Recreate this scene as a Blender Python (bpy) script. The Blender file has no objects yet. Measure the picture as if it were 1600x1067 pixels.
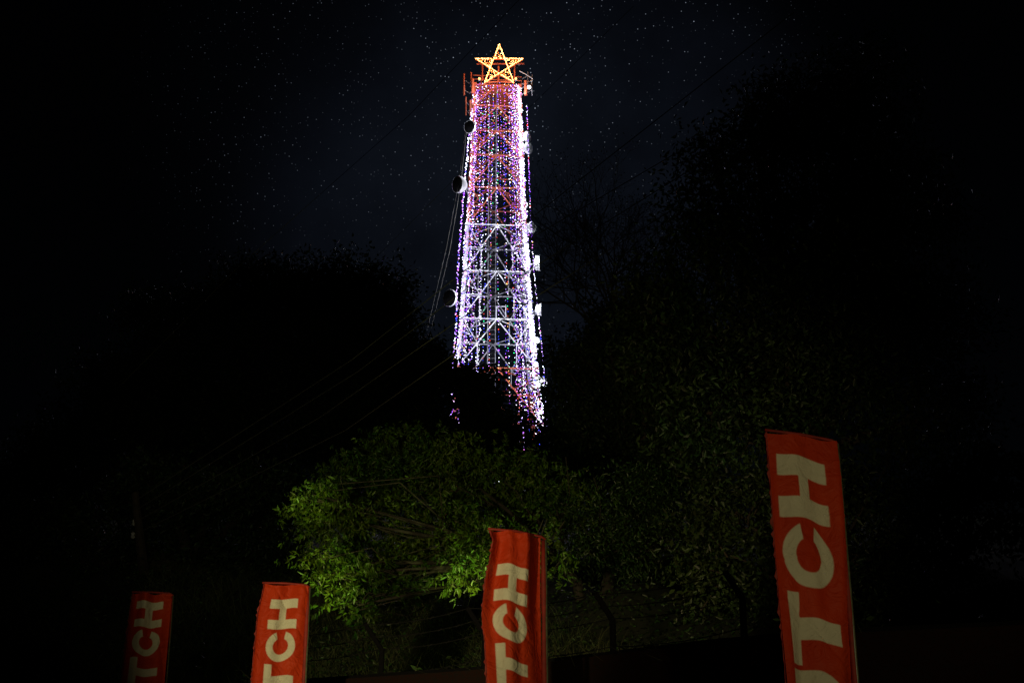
import bpy, math, random
import numpy as np
from mathutils import Vector, Matrix

S = bpy.context.scene
C = S.collection
R = math.radians
random.seed(11)
rng = np.random.default_rng(11)

# ------------------------------------------------------------------ camera
EYE, PITCH, F = 1.6, R(21.9), 2400.0
cp, sp = math.cos(PITCH), math.sin(PITCH)
cam = bpy.data.objects.new('camera', bpy.data.cameras.new('camera'))
C.objects.link(cam)
cam.location = (0, 0, EYE)
cam.rotation_euler = (math.pi / 2 + PITCH, 0, 0)
cam.data.sensor_width = 36
cam.data.lens = 36 * F / 1600
cam.data.clip_start = 0.1
cam.data.clip_end = 3000
S.camera = cam


def P(px, py, Y):
    """world point seen at photo pixel (px, py) at forward distance Y"""
    u, v = (px - 800) / F, (533.5 - py) / F
    t = Y / (cp - v * sp)
    return Vector((u * t, Y, EYE + t * (sp + v * cp)))


def mpp(py, Y):
    """metres per photo pixel there"""
    v = (533.5 - py) / F
    return Y / (cp - v * sp) / F


# ------------------------------------------------------------------ night sky
W = bpy.data.worlds.new('World')
S.world = W
W.use_nodes = True
nt = W.node_tree
nt.nodes.clear()


def N(tree, typ, **kw):
    n = tree.nodes.new(typ)
    for k, v in kw.items():
        if k.startswith('i_'):
            key = k[2:]
            key = int(key) if key.isdigit() else key.replace('_', ' ')
            n.inputs[key].default_value = v
        else:
            setattr(n, k, v)
    return n


def L(tree, a, b):
    tree.links.new(a, b)


def M_(tree, op, a, b=None, clamp=False):
    n = tree.nodes.new('ShaderNodeMath')
    n.operation = op
    n.use_clamp = clamp
    for i, x in enumerate((a, b)):
        if x is None:
            continue
        if isinstance(x, (int, float)):
            n.inputs[i].default_value = x
        else:
            tree.links.new(x, n.inputs[i])
    return n.outputs[0]


out = N(nt, 'ShaderNodeOutputWorld')
tc = N(nt, 'ShaderNodeTexCoord')
D = tc.outputs['Generated']
sky = N(nt, 'ShaderNodeTexSky', sky_type='NISHITA', sun_disc=False)
sky.sun_elevation = R(-6)
sky.sun_rotation = R(20)
bg_sky = N(nt, 'ShaderNodeBackground')
L(nt, sky.outputs[0], bg_sky.inputs[0])
bg_sky.inputs[1].default_value = 0.05


def toward(px, py, lo, hi):
    d = (P(px, py, 100) - Vector((0, 0, EYE))).normalized()
    vd = N(nt, 'ShaderNodeVectorMath', operation='DOT_PRODUCT')
    L(nt, D, vd.inputs[0])
    vd.inputs[1].default_value = d
    mr = N(nt, 'ShaderNodeMapRange', interpolation_type='SMOOTHERSTEP')
    L(nt, vd.outputs['Value'], mr.inputs[0])
    mr.inputs[1].default_value = math.cos(R(lo))
    mr.inputs[2].default_value = math.cos(R(hi))
    return mr.outputs[0]


# glow round the tower painted into the sky, darker to the sides; stars follow
glow = toward(860, 400, 13.5, 1.0)
wide = toward(780, 200, 15, 2.0)
clus = toward(890, 90, 6.5, 0.5)
nz = N(nt, 'ShaderNodeTexNoise', i_Scale=9.0, i_Detail=5.0, i_Roughness=0.6)
L(nt, D, nz.inputs['Vector'])
nzr = N(nt, 'ShaderNodeMapRange')
L(nt, nz.outputs[0], nzr.inputs[0])
nzr.inputs[1].default_value, nzr.inputs[2].default_value = 0.3, 0.72
nzr.inputs[3].default_value, nzr.inputs[4].default_value = 0.55, 1.35
sky_glow = M_(nt, 'ADD', M_(nt, 'MULTIPLY', glow, 0.0058), M_(nt, 'MULTIPLY', wide, 0.0011))
sky_glow = M_(nt, 'MULTIPLY', sky_glow, nzr.outputs[0])
bg_glow = N(nt, 'ShaderNodeBackground')
bg_glow.inputs[0].default_value = (0.48, 0.64, 1.08, 1)
L(nt, M_(nt, 'ADD', sky_glow, 0.00012), bg_glow.inputs[1])


def stars(scale, rad, strength, thr):
    vo = N(nt, 'ShaderNodeTexVoronoi', i_Scale=scale)
    L(nt, D, vo.inputs['Vector'])
    core = M_(nt, 'SUBTRACT', 1.0, M_(nt, 'DIVIDE', vo.outputs['Distance'], rad), clamp=True)
    sep = N(nt, 'ShaderNodeSeparateColor')
    L(nt, vo.outputs['Color'], sep.inputs[0])
    pick = M_(nt, 'MULTIPLY', M_(nt, 'SUBTRACT', sep.outputs[0], thr, clamp=True), 1 / (1 - thr))
    pick = M_(nt, 'POWER', pick, 2.2)
    s = M_(nt, 'MULTIPLY', M_(nt, 'MULTIPLY', core, pick), strength)
    return M_(nt, 'MULTIPLY', s, M_(nt, 'MULTIPLY', M_(nt, 'ADD', M_(nt, 'MULTIPLY', wide, .55), M_(nt, 'MULTIPLY', clus, 1.3)), M_(nt, 'POWER', nzr.outputs[0], 2.6)))


st = M_(nt, 'ADD', stars(400, 0.15, 0.46, 0.05), stars(130, 0.055, 0.8, 0.65))
bg_st = N(nt, 'ShaderNodeBackground')
bg_st.inputs[0].default_value = (0.7, 0.8, 1.0, 1)
L(nt, st, bg_st.inputs[1])
a1 = N(nt, 'ShaderNodeAddShader')
a2 = N(nt, 'ShaderNodeAddShader')
L(nt, bg_sky.outputs[0], a1.inputs[0]); L(nt, bg_glow.outputs[0], a1.inputs[1])
L(nt, a1.outputs[0], a2.inputs[0]); L(nt, bg_st.outputs[0], a2.inputs[1])
L(nt, a2.outputs[0], out.inputs[0])

# ------------------------------------------------------------------ lights
moon = bpy.data.objects.new('moon', bpy.data.lights.new('moon', 'SUN'))
C.objects.link(moon)
moon.data.energy = 0.002
moon.data.angle = R(0.5)
moon.data.color = (0.8, 0.9, 1.0)
moon.rotation_euler = (R(50), 0, R(-35))


def spot(name, loc, target, power, cone, blend, color, size=0.15):
    o = bpy.data.objects.new(name, bpy.data.lights.new(name, 'SPOT'))
    C.objects.link(o)
    o.location = loc
    o.rotation_euler = (Vector(target) - Vector(loc)).to_track_quat('-Z', 'Y').to_euler()
    d = o.data
    d.energy, d.spot_size, d.spot_blend, d.color, d.shadow_soft_size = power, R(cone), blend, color, size
    return o


WARM = (1.0, 0.80, 0.42)
# lamps of the street behind and beside the photographer, shining up the flags
spot('unseen_flood', (-4.6, 3.5, 2.6), P(548, 890, 17), 4700, 29, 1.0, WARM, 0.2)
spot('unseen_flood', (4.6, 3.0, 3.6), P(1258, 760, 12.7), 560, 34, 1.0, WARM, 0.2)
# garden floods standing behind the wall, lighting the undersides of the trees
TREE = (0.90, 1.0, 0.30)
spot('garden_flood', P(742, 1000, 24.6), P(735, 892, 26.5), 430, 46, 1.0, TREE, 0.06)
spot('garden_flood', P(530, 1020, 24.4), P(498, 890, 26.5), 290, 46, 1.0, TREE, 0.06)
spot('garden_flood', P(452, 850, 25.5), P(486, 770, 27.5), 110, 34, 1.0, TREE, 0.06)
spot('garden_flood', P(868, 1000, 24.6), P(862, 880, 26.5), 80, 44, 1.0, TREE, 0.06)
spot('garden_flood', P(640, 1046, 20.6), P(620, 960, 28), 22, 70, 1.0, TREE, 0.1)
spot('unseen_flood', P(1060, 900, 36.5), P(1190, 470, 43), 100, 60, 1.0, (1.0, 0.95, 0.45), 0.2)  # unseen spot added on the hillside for bright patches in the right trees
spot('unseen_flood', (-2.0, 3.0, 4.5), P(640, 800, 35), 290, 26, 1.0, (0.85, 1.0, 0.3), 0.2)  # unseen greenish fill spot added for the middle tree

spot('unseen_flood', (-3.0, 2.0, 4.5), P(350, 730, 38), 900, 20, 1.0, (1.0, 0.9, 0.6), 0.2)  # unseen spot added so the left ends of the wires show

vs = S.view_settings
S.display_settings.display_device = 'sRGB'
vs.view_transform = 'Standard'
vs.look = 'None'
vs.exposure = 0
vs.gamma = 1
S.cycles.use_denoising = True
S.cycles.max_bounces = 5
S.cycles.transparent_max_bounces = 6
S.cycles.sample_clamp_indirect = 4


# ------------------------------------------------------------------ materials
def mat(name, color, rough=0.6, metal=0.0, noise=None, spec=0.5, bump=0.0, bscale=30, trans=0.0, tcol=None,
        island=0.0):
    m = bpy.data.materials.new(name)
    m.use_nodes = True
    t = m.node_tree
    b = t.nodes['Principled BSDF']
    b.inputs['Roughness'].default_value = rough
    b.inputs['Metallic'].default_value = metal
    b.inputs['Specular IOR Level'].default_value = spec
    col = None
    if noise:
        c2, sc = noise
        n = N(t, 'ShaderNodeTexNoise', i_Scale=sc, i_Detail=4.0)
        g = N(t, 'ShaderNodeTexCoord')
        L(t, g.outputs['Object'], n.inputs['Vector'])
        mr = N(t, 'ShaderNodeMapRange')
        L(t, n.outputs[0], mr.inputs[0])
        mr.inputs[1].default_value, mr.inputs[2].default_value = 0.35, 0.65
        mx = N(t, 'ShaderNodeMix', data_type='RGBA')
        L(t, mr.outputs[0], mx.inputs[0])
        mx.inputs[6].default_value = (*color, 1)
        mx.inputs[7].default_value = (*c2, 1)
        col = mx.outputs[2]
    if island:
        g = N(t, 'ShaderNodeNewGeometry')
        hs = N(t, 'ShaderNodeHueSaturation')
        hs.inputs['Color'].default_value = (*color, 1)
        if col:
            L(t, col, hs.inputs['Color'])
        L(t, M_(t, 'ADD', M_(t, 'MULTIPLY', g.outputs['Random Per Island'], 2 * island), 1 - island), hs.inputs['Value'])
        L(t, M_(t, 'ADD', M_(t, 'MULTIPLY', g.outputs['Random Per Island'], 0.05), 0.475), hs.inputs['Hue'])
        col = hs.outputs[0]
    if col:
        L(t, col, b.inputs['Base Color'])
    else:
        b.inputs['Base Color'].default_value = (*color, 1)
    if bump:
        n = N(t, 'ShaderNodeTexNoise', i_Scale=bscale, i_Detail=5.0)
        g = N(t, 'ShaderNodeTexCoord')
        L(t, g.outputs['Object'], n.inputs['Vector'])
        bp = N(t, 'ShaderNodeBump', i_Strength=bump)
        L(t, n.outputs[0], bp.inputs['Height'])
        L(t, bp.outputs[0], b.inputs['Normal'])
    if trans:
        tr = N(t, 'ShaderNodeBsdfTranslucent')
        tr.inputs[0].default_value = (*(tcol or color), 1)
        if col and not tcol:
            L(t, col, tr.inputs[0])
        ms = N(t, 'ShaderNodeMixShader')
        ms.inputs[0].default_value = trans
        L(t, b.outputs[0], ms.inputs[1]); L(t, tr.outputs[0], ms.inputs[2])
        L(t, ms.outputs[0], t.nodes['Material Output'].inputs[0])
    return m


def emit(name, color, strength):
    m = bpy.data.materials.new(name)
    m.use_nodes = True
    t = m.node_tree
    t.nodes.clear()
    e = N(t, 'ShaderNodeEmission')
    e.inputs[0].default_value = (*color, 1)
    e.inputs[1].default_value = strength
    o = N(t, 'ShaderNodeOutputMaterial')
    L(t, e.outputs[0], o.inputs[0])
    return m


MRED = mat('tower_red', (0.66, 0.15, 0.06), 0.5, noise=((0.52, 0.11, 0.05), 3))
MWHITE = mat('tower_white', (0.78, 0.79, 0.8), 0.5, noise=((0.68, 0.69, 0.7), 2))
MGALV = mat('galvanised', (0.4, 0.41, 0.42), 0.45, 0.6, noise=((0.3, 0.3, 0.31), 6))
MDISH = mat('dish_paint', (0.82, 0.84, 0.82), 0.5, noise=((0.6, 0.6, 0.6), 2))
MGREY = mat('dish_cover', (0.03, 0.03, 0.03), 0.7, noise=((0.02, 0.02, 0.022), 2))
MBLACK = mat('black_cable', (0.015, 0.015, 0.015), 0.8, spec=0.1)
MWIRE = mat('aged_wire', (0.16, 0.15, 0.12), 0.6, 0.0)
MBARK = mat('bark', (0.10, 0.075, 0.05), 0.9, noise=((0.05, 0.04, 0.03), 5), bump=0.8, bscale=14)
MDARKBARK = mat('dark_bark', (0.05, 0.042, 0.028), 0.9, noise=((0.025, 0.022, 0.015), 7), bump=0.8, bscale=20)
MPALEBARK = mat('twig', (0.2, 0.18, 0.12), 0.8, noise=((0.1, 0.09, 0.06), 9))
MSTEEL = mat('dark_post', (0.006, 0.006, 0.006), 0.95, spec=0.05)
LEAF = mat('leaf', (0.12, 0.19, 0.012), 0.42, noise=((0.045, 0.12, 0.012), 0.9), trans=0.4, island=0.45)
LEAFIVY = mat('leaf_ivy', (0.055, 0.10, 0.02), 0.4, noise=((0.03, 0.07, 0.012), 0.8), trans=0.25, island=0.5)
LEAFD = mat('leaf_dark', (0.05, 0.085, 0.02), 0.5, noise=((0.03, 0.06, 0.015), 0.6), trans=0.2, island=0.5)
LEAFBIG = mat('leaf_big', (0.07, 0.10, 0.025), 0.42, noise=((0.035, 0.07, 0.02), 0.5), trans=0.2, island=0.6)
GRASS = mat('dry_grass', (0.12, 0.13, 0.045), 0.7, noise=((0.07, 0.10, 0.03), 0.8), trans=0.2, island=0.5)
SOIL = mat('soil', (0.045, 0.05, 0.025), 0.95, noise=((0.025, 0.04, 0.015), 1.2), bump=1.0, bscale=4)
ASPHALT = mat('asphalt', (0.05, 0.05, 0.05), 0.9, noise=((0.035, 0.035, 0.035), 3), bump=0.3, bscale=60)

B_WHITE = emit('led_white', (0.80, 0.82, 1.0), 9)
B_LAV = emit('led_lavender', (0.50, 0.30, 1.0), 6)
B_VIO = emit('led_violet', (0.30, 0.06, 1.0), 5)
B_BLUE = emit('led_blue', (0.05, 0.07, 1.0), 5)
B_PINK = emit('led_pink', (1.0, 0.22, 0.8), 5)
B_RED = emit('led_red', (1.0, 0.05, 0.03), 5)
B_AMB = emit('led_amber', (1.0, 0.5, 0.12), 5)
B_GRN = emit('led_green', (0.03, 0.9, 0.3), 5)
B_GOLD = emit('lamp_gold', (1.0, 0.48, 0.13), 20)
B_GOLD2 = emit('lamp_orange', (1.0, 0.22, 0.03), 9)
BULBS = [B_WHITE, B_LAV, B_VIO, B_BLUE, B_PINK, B_RED, B_AMB, B_GRN]


# ------------------------------------------------------------------ mesh helpers
class MB:
    def __init__(s):
        s.v, s.f, s.m, s.n = [], [], [], 0

    def add(s, verts, faces, mi=0):
        o = s.n
        s.v.extend([tuple(x) for x in verts])
        s.f.extend([tuple(i + o for i in f) for f in faces])
        s.m.extend([mi] * len(faces))
        s.n += len(verts)

    def box(s, c, d, mi=0, rz=0):
        x, y, z = d[0] / 2, d[1] / 2, d[2] / 2
        vs_ = [Vector((i * x, j * y, k * z)) for i in (-1, 1) for j in (-1, 1) for k in (-1, 1)]
        if rz:
            m = Matrix.Rotation(rz, 3, 'Z')
            vs_ = [m @ q for q in vs_]
        c = Vector(c)
        s.add([c + q for q in vs_], [(0, 1, 3, 2), (4, 6, 7, 5), (0, 4, 5, 1), (2, 3, 7, 6), (0, 2, 6, 4), (1, 5, 7, 3)], mi)

    def bar(s, a, b, t, mi=0, t2=None, sides=4):
        a, b = Vector(a), Vector(b)
        d = (b - a)
        if d.length < 1e-6:
            return
        d.normalize()
        up = Vector((0, 0, 1)) if abs(d.z) < 0.95 else Vector((0, 1, 0))
        x = d.cross(up).normalized()
        y = d.cross(x)
        t2 = t if t2 is None else t2
        vs_ = []
        for p, r in ((a, t / 2), (b, t2 / 2)):
            for k in range(sides):
                an = 2 * math.pi * (k + 0.5) / sides
                vs_.append(p + (x * math.cos(an) + y * math.sin(an)) * r * (1.3 if sides == 4 else 1))
        fs = [(k, (k + 1) % sides, sides + (k + 1) % sides, sides + k) for k in range(sides)]
        fs += [tuple(range(sides))[::-1], tuple(range(sides, 2 * sides))]
        s.add(vs_, fs, mi)

    def tube(s, pts, rads, mi=0, sides=6):
        pts = [Vector(p) for p in pts]
        n = len(pts)
        if isinstance(rads, (int, float)):
            rads = [rads] * n
        vs_ = []
        ref = Vector((0.13, 0.97, 0.2)).normalized()
        for i in range(n):
            d = (pts[min(i + 1, n - 1)] - pts[max(i - 1, 0)]).normalized()
            r0 = ref if abs(d.dot(ref)) < 0.95 else Vector((1, 0, 0))
            x = d.cross(r0).normalized()
            y = d.cross(x)
            for k in range(sides):
                an = 2 * math.pi * k / sides
                vs_.append(pts[i] + (x * math.cos(an) + y * math.sin(an)) * rads[i])
        fs = []
        for i in range(n - 1):
            for k in range(sides):
                k2 = (k + 1) % sides
                fs.append((i * sides + k, i * sides + k2, (i + 1) * sides + k2, (i + 1) * sides + k))
        fs += [tuple(range(sides))[::-1], tuple(range((n - 1) * sides, n * sides))]
        s.add(vs_, fs, mi)

    def lathe(s, prof, c, axis, mi=0, seg=24):
        """prof: (radius, distance along axis)"""
        c, ax = Vector(c), Vector(axis).normalized()
        r0 = Vector((0, 0, 1)) if abs(ax.z) < 0.9 else Vector((0, 1, 0))
        x = ax.cross(r0).normalized()
        y = ax.cross(x)
        vs_, fs = [], []
        for r, h in prof:
            for k in range(seg):
                a = 2 * math.pi * k / seg
                vs_.append(c + ax * h + (x * math.cos(a) + y * math.sin(a)) * r)
        for i in range(len(prof) - 1):
            for k in range(seg):
                k2 = (k + 1) % seg
                fs.append((i * seg + k, i * seg + k2, (i + 1) * seg + k2, (i + 1) * seg + k))
        s.add(vs_, fs, mi)

    def build(s, name, mats, parent=None, smooth=False, origin=None):
        return mesh_obj(name, np.array(s.v, dtype=np.float32), s.f, s.m, mats, parent, smooth, origin)


def mesh_obj(name, v, f, m, mats, parent=None, smooth=False, origin=None):
    me = bpy.data.meshes.new(name)
    if origin is not None:
        v = v - np.array(origin, dtype=np.float32)
    me.from_pydata(v.tolist(), [], f)
    if not isinstance(mats, (list, tuple)):
        mats = [mats]
    for x in mats:
        me.materials.append(x)
    if m is not None and len(mats) > 1:
        me.polygons.foreach_set('material_index', np.array(m, dtype=np.int32))
    if smooth:
        me.polygons.foreach_set('use_smooth', np.ones(len(me.polygons), dtype=bool))
    me.update()
    o = bpy.data.objects.new(name, me)
    C.objects.link(o)
    if origin is not None:
        o.location = origin
    if parent is not None:
        o.parent = parent
        if origin is None:
            o.location = -Vector(parent.location)
        else:
            o.location = Vector(origin) - Vector(parent.location)
    return o


def quads_obj(name, v, nper, faces_local, mats, midx=None, parent=None, loc=(0, 0, 0)):
    """many copies of one small polygon set: v is (n, nper, 3)"""
    n = len(v)
    me = bpy.data.meshes.new(name)
    me.vertices.add(n * nper)
    me.vertices.foreach_set('co', (v.reshape(-1, 3) - np.array(loc)).astype(np.float32).ravel())
    fl = np.array(faces_local, dtype=np.int32)
    nf, k = fl.shape
    idx = (fl[None] + (np.arange(n, dtype=np.int32) * nper)[:, None, None]).reshape(-1)
    me.loops.add(len(idx))
    me.loops.foreach_set('vertex_index', idx)
    me.polygons.add(n * nf)
    me.polygons.foreach_set('loop_start', np.arange(n * nf, dtype=np.int32) * k)
    me.polygons.foreach_set('loop_total', np.full(n * nf, k, dtype=np.int32))
    if not isinstance(mats, (list, tuple)):
        mats = [mats]
    for x in mats:
        me.materials.append(x)
    if midx is not None:
        me.polygons.foreach_set('material_index', np.repeat(np.array(midx, dtype=np.int32), nf))
    me.update(calc_edges=True)
    o = bpy.data.objects.new(name, me)
    C.objects.link(o)
    if parent is not None:
        o.parent = parent
        o.location = Vector(loc) - Vector(parent.location)
    else:
        o.location = loc
    return o


def tag(o, label, cat, group=None, kind=None):
    o['label'] = label
    o['category'] = cat
    if group:
        o['group'] = group
    if kind:
        o['kind'] = kind
    return o


def thing(name, label, cat, loc=(0, 0, 0), group=None):
    o = bpy.data.objects.new(name, None)
    o.empty_display_size = 0.3
    C.objects.link(o)
    o.location = loc
    return tag(o, label, cat, group)


OCT = np.array([(1, 0, 0), (-1, 0, 0), (0, 1, 0), (0, -1, 0), (0, 0, 1), (0, 0, -1)], dtype=float)
OCTF = [(0, 2, 4), (2, 1, 4), (1, 3, 4), (3, 0, 4), (2, 0, 5), (1, 2, 5), (3, 1, 5), (0, 3, 5)]


def bulbs(name, pos, r, mats, midx, parent):
    pos = np.array(pos)
    rr = np.asarray(r) if np.ndim(r) else np.full(len(pos), r)
    v = pos[:, None, :] + OCT[None] * rr[:, None, None]
    o = quads_obj(name, v, 6, OCTF, mats, midx, parent, tuple(parent.location))
    o['kind'] = 'stuff'
    return o


# ------------------------------------------------------------------ ground
def wall_y(x):
    return 17.5 - 1.2 * min(max(x, -12), 6)


def _wt(x):
    # height of the wall's top edge, read off the photograph
    Y, py = wall_y(x), 1040.0
    for _ in range(6):
        t = Y / (cp - (533.5 - py) / F * sp)
        px = 800 + F * x / t
        py = float(np.interp(px, [150, 480, 770, 1100, 1300, 1700], [1085, 1066, 1047, 1008, 992, 975]))
    return P(px, py, Y).z


_wx = np.linspace(-12, 6, 37)
_wz_ = [_wt(x) for x in _wx]


def wall_top(x):
    return float(np.interp(x, _wx, _wz_))


def ground_back(x, y, d):
    far = float(np.interp(y, [0, 19, 23, 27, 31, 45, 60, 100, 150, 200, 500, 1500], [2.6, 4.4, 4.7, 6.6, 8.3, 12.2, 16.0, 26.0, 43.0, 47.0, 48.0, 48.0]))
    near = wall_top(x) - .45
    k = min(max(d / 10, 0), 1)
    return near * (1 - k) + max(far, near * .8) * k


def ground_z(x, y):
    d = y - wall_y(x)
    if d < 0.15:
        return float(np.interp(y, [0, 8, 12.5, 15, 18, 21, 26, 34], [0, 0, 1.3, 1.6, 1.8, 2.0, 2.2, 2.4]))
    base = ground_back(x, y, d)
    return base + min(d / 6, 1) * (0.25 * math.sin(x * 0.7 + y * 0.4) + 0.2 * math.sin(x * 1.7 - y * 0.9))


xs = np.concatenate([np.linspace(-600, -60, 10), np.linspace(-55, -16, 14), np.linspace(-15, 15, 61), np.linspace(16, 55, 14), np.linspace(60, 600, 10)])
ds = np.concatenate([np.linspace(-120, -24, 9), np.linspace(-22, -1, 22), [0.12, 0.2], np.linspace(0.7, 40, 80), np.linspace(43, 180, 50), [260, 400, 700, 1200]])
gv = [(x, wall_y(x) + d, ground_z(x, wall_y(x) + d)) for d in ds for x in xs]
nx = len(xs)
gf = [(j * nx + i, j * nx + i + 1, (j + 1) * nx + i + 1, (j + 1) * nx + i) for j in range(len(ds) - 1) for i in range(nx - 1)]
gd = np.repeat(ds, nx)
gm = [0 if ds[j] < -0.5 else 1 for j in range(len(ds) - 1) for i in range(nx - 1)]
g = mesh_obj('hillside_ground', np.array(gv, dtype=np.float32), gf, gm, [ASPHALT, SOIL], smooth=True)
g['kind'] = 'structure'

# ------------------------------------------------------------------ lattice tower
TX, TY = -1.85, 153.5
ROT = R(4)
_rm = Matrix.Rotation(ROT, 3, 'Z')
FRONT = 149.8


def zpy(py, Y=FRONT):
    return P(780, py, Y).z


_wz = [zpy(760), zpy(577), zpy(500), zpy(348), zpy(300), zpy(125)]
_ww = [10.2, 8.2, 7.3, 6.3, 5.85, 5.1]


def tw(z):
    return float(np.interp(z, _wz, _ww))


def T(x, y, z):
    """tower local (unit square coordinates -1..1) to world"""
    h = tw(z) / 2
    v = _rm @ Vector((x * h, y * h, 0))
    return Vector((TX + v.x, TY + v.y, z))


BASEZ = 42.5
levels = [zpy(p) for p in (125, 158, 198, 237, 276, 348 - 36, 348, 422 - 38, 422, 498, 577, 655, 745)]
levels = [zpy(p) for p in (125, 158, 198, 237, 288, 348, 422, 498, 577, 665)] + [BASEZ]
ZR1, ZR2 = zpy(345), zpy(575)


def paint(z):
    return 1 if ZR2 < z < ZR1 else 0


tower = thing('lattice_tower', 'tall red and white steel lattice mast hung all over with light strings', 'tower', (TX, TY, BASEZ))
TM = [MRED, MWHITE, MGALV]
for sx, sy in ((-1, -1), (1, -1), (1, 1), (-1, 1)):
    mb = MB()
    for a, b in zip(levels[:-1], levels[1:]):
        mb.bar(T(sx, sy, a), T(sx, sy, b), 0.28, paint((a + b) / 2))
        mb.box(T(sx, sy, a), (0.42, 0.42, 0.3), paint(a - .1), ROT)
    mb.build('leg', TM, tower)
FACES = [((-1, -1), (1, -1)), ((1, -1), (1, 1)), ((1, 1), (-1, 1)), ((-1, 1), (-1, -1))]


def lerp(a, b, t):
    return a + (b - a) * t


for (a, b) in FACES:
    for i, (zt, zb) in enumerate(zip(levels[:-1], levels[1:])):
        pa = paint(zt - 0.05)
        A, B = T(*a, zt), T(*b, zt)
        mb = MB()
        mb.bar(A, B, 0.12, pa)
        mb.build('horizontal_beam', TM, tower)
        A2, B2 = T(*a, zb), T(*b, zb)
        top = lerp(A, B, 0.5)
        pp = paint((zt + zb) / 2)
        mb = MB()
        for E, E2 in ((A, A2), (B, B2)):
            mb.bar(top, E2, 0.12, pp)                       # main diagonal
            mid = lerp(top, E2, 0.5)
            legm = lerp(E, E2, 0.5)
            mb.bar(mid, legm, 0.085, pp)                     # redundant members
            mb.bar(mid, E, 0.08, pp)
            q = lerp(top, E2, 0.75)
            mb.bar(q, lerp(E, E2, 0.5), 0.07, pp)
            mb.bar(q, lerp(E, E2, 0.78), 0.07, pp)
            if i > 4:
                qt = lerp(lerp(A2, B2, 0.5), E2, 0.5)
                mb.bar(mid, qt, 0.1, pp)
        mb.build('bracing_panel', TM, tower)
# internal plan bracing
for i, zt in enumerate(levels[:-1]):
    mb = MB()
    pa = paint(zt - .05)
    mids = [lerp(T(*a, zt), T(*b, zt), 0.5) for a, b in FACES]
    for k in range(4):
        mb.bar(mids[k], mids[(k + 1) % 4], 0.08, pa)
    mb.build('plan_bracing', TM, tower)
# cable ladder with feeder cables up the middle of the front half
mb = MB()
zt_, zb_ = levels[0], BASEZ
for dx in (-0.42, 0.42):
    mb.bar((TX - 0.35 + dx, TY - 0.4, zb_), (TX - 0.35 + dx, TY - 0.4, zt_), 0.09)
z = zb_
while z < zt_:
    mb.bar((TX - 0.77, TY - 0.4, z), (TX + 0.07, TY - 0.4, z), 0.05)
    z += 0.55
for k in range(6):
    xx = TX - 0.62 + 0.11 * k
    mb.bar((xx, TY - 0.46, zb_), (xx, TY - 0.46, zt_), 0.05, 1)
mb.build('cable_ladder', [MGALV, MBLACK], tower)
# top platform with railing
ztp = levels[0]
mb = MB()
mb.box((TX, TY, ztp + 0.12), (5.0, 5.0, 0.1), 0, ROT)
mb.build('platform', TM, tower)
mb = MB()
for k in range(4):
    (a, b) = FACES[k]
    for h in (0.55, 1.05):
        A, B = T(a[0] * 1.09, a[1] * 1.09, ztp), T(b[0] * 1.09, b[1] * 1.09, ztp)
        mb.bar(A + Vector((0, 0, h)), B + Vector((0, 0, h)), 0.06)
    for q in range(7):
        p = lerp(A, B, q / 6)
        mb.bar(p, p + Vector((0, 0, 1.05)), 0.06)
mb.build('railing', TM, tower)
# masts and crossbar behind the star
for px, y0, y1 in ((779, 126, 104), (754, 126, 99), (804, 126, 93)):
    mb = MB()
    mb.bar(P(px, y0, 150.6), P(px, y1, 150.6), 0.16, 0)
    mb.build('mast', TM, tower)
mb = MB()
mb.bar(P(745, 100.3, 150.7), P(819, 100, 150.7), 0.13)
mb.build('crossbar', TM, tower)
# service box hung inside
mb = MB()
c0 = P(783, 489, 152)
for dx in (-.5, .5):
    mb.bar(c0 + Vector((dx, 0, -.75)), c0 + Vector((dx, 0, .75)), 0.1, 1)
for dz in (-.75, .75):
    mb.bar(c0 + Vector((-.5, 0, dz)), c0 + Vector((.5, 0, dz)), 0.1, 1)
mb.bar(c0 + Vector((-.5, 0, .75)), c0 + Vector((.5, 0, -.75)), 0.07, 1)
mb.build('cable_frame', TM, tower)

# ------------------------------------------------------------------ antennas at the head
def mast_antenna(px, y0, y1, Y, w, label, red=True, arm_to=None):
    p0, p1 = P(px, y0, Y), P(px, y1, Y)
    t = thing('sector_antenna', label, 'antenna', p0, 'aerials around the tower head')
    mb = MB()
    mb.bar(p0, p1, w, 0, sides=8)
    mb.build('radome', MRED if red else MGALV, t)
    tx_ = arm_to if arm_to is not None else (TX - 2.9 if px < 780 else TX + 2.9)
    for f_ in (0.25, 0.72):
        mb = MB()
        q = lerp(p0, p1, f_)
        mb.bar(q, (tx_, Y + 0.6, q.z - 0.15), 0.07)
        mb.build('mounting_arm', MGALV, t)
    return t


mast_antenna(725, 149, 116, 150.5, 0.24, 'red rod aerial farthest out from the tower head beyond its left side')
mast_antenna(736, 128, 114, 150.2, 0.22, 'short orange red aerial just above the left end of the platform')
mast_antenna(738.5, 145, 124, 149.9, 0.34, 'thick red panel aerial beside the left top corner of the light curtain')
mast_antenna(728, 180, 152, 150.8, 0.16, 'thin red rod aerial above the black dish on the left leg')
mast_antenna(735, 180, 157, 150.1, 0.26, 'stubby orange aerial close to the left leg above the black dish')
mast_antenna(821.5, 149, 127, 149.9, 0.36, 'thick orange panel aerial at the right top corner of the light curtain')
mast_antenna(825, 133, 113, 150.6, 0.14, 'thin dark rod aerial rising right of the platform railing', False)
mast_antenna(831.5, 150, 117, 150.2, 0.13, 'thin grey rod aerial farthest out beyond the right side of the tower head', False)
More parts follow.
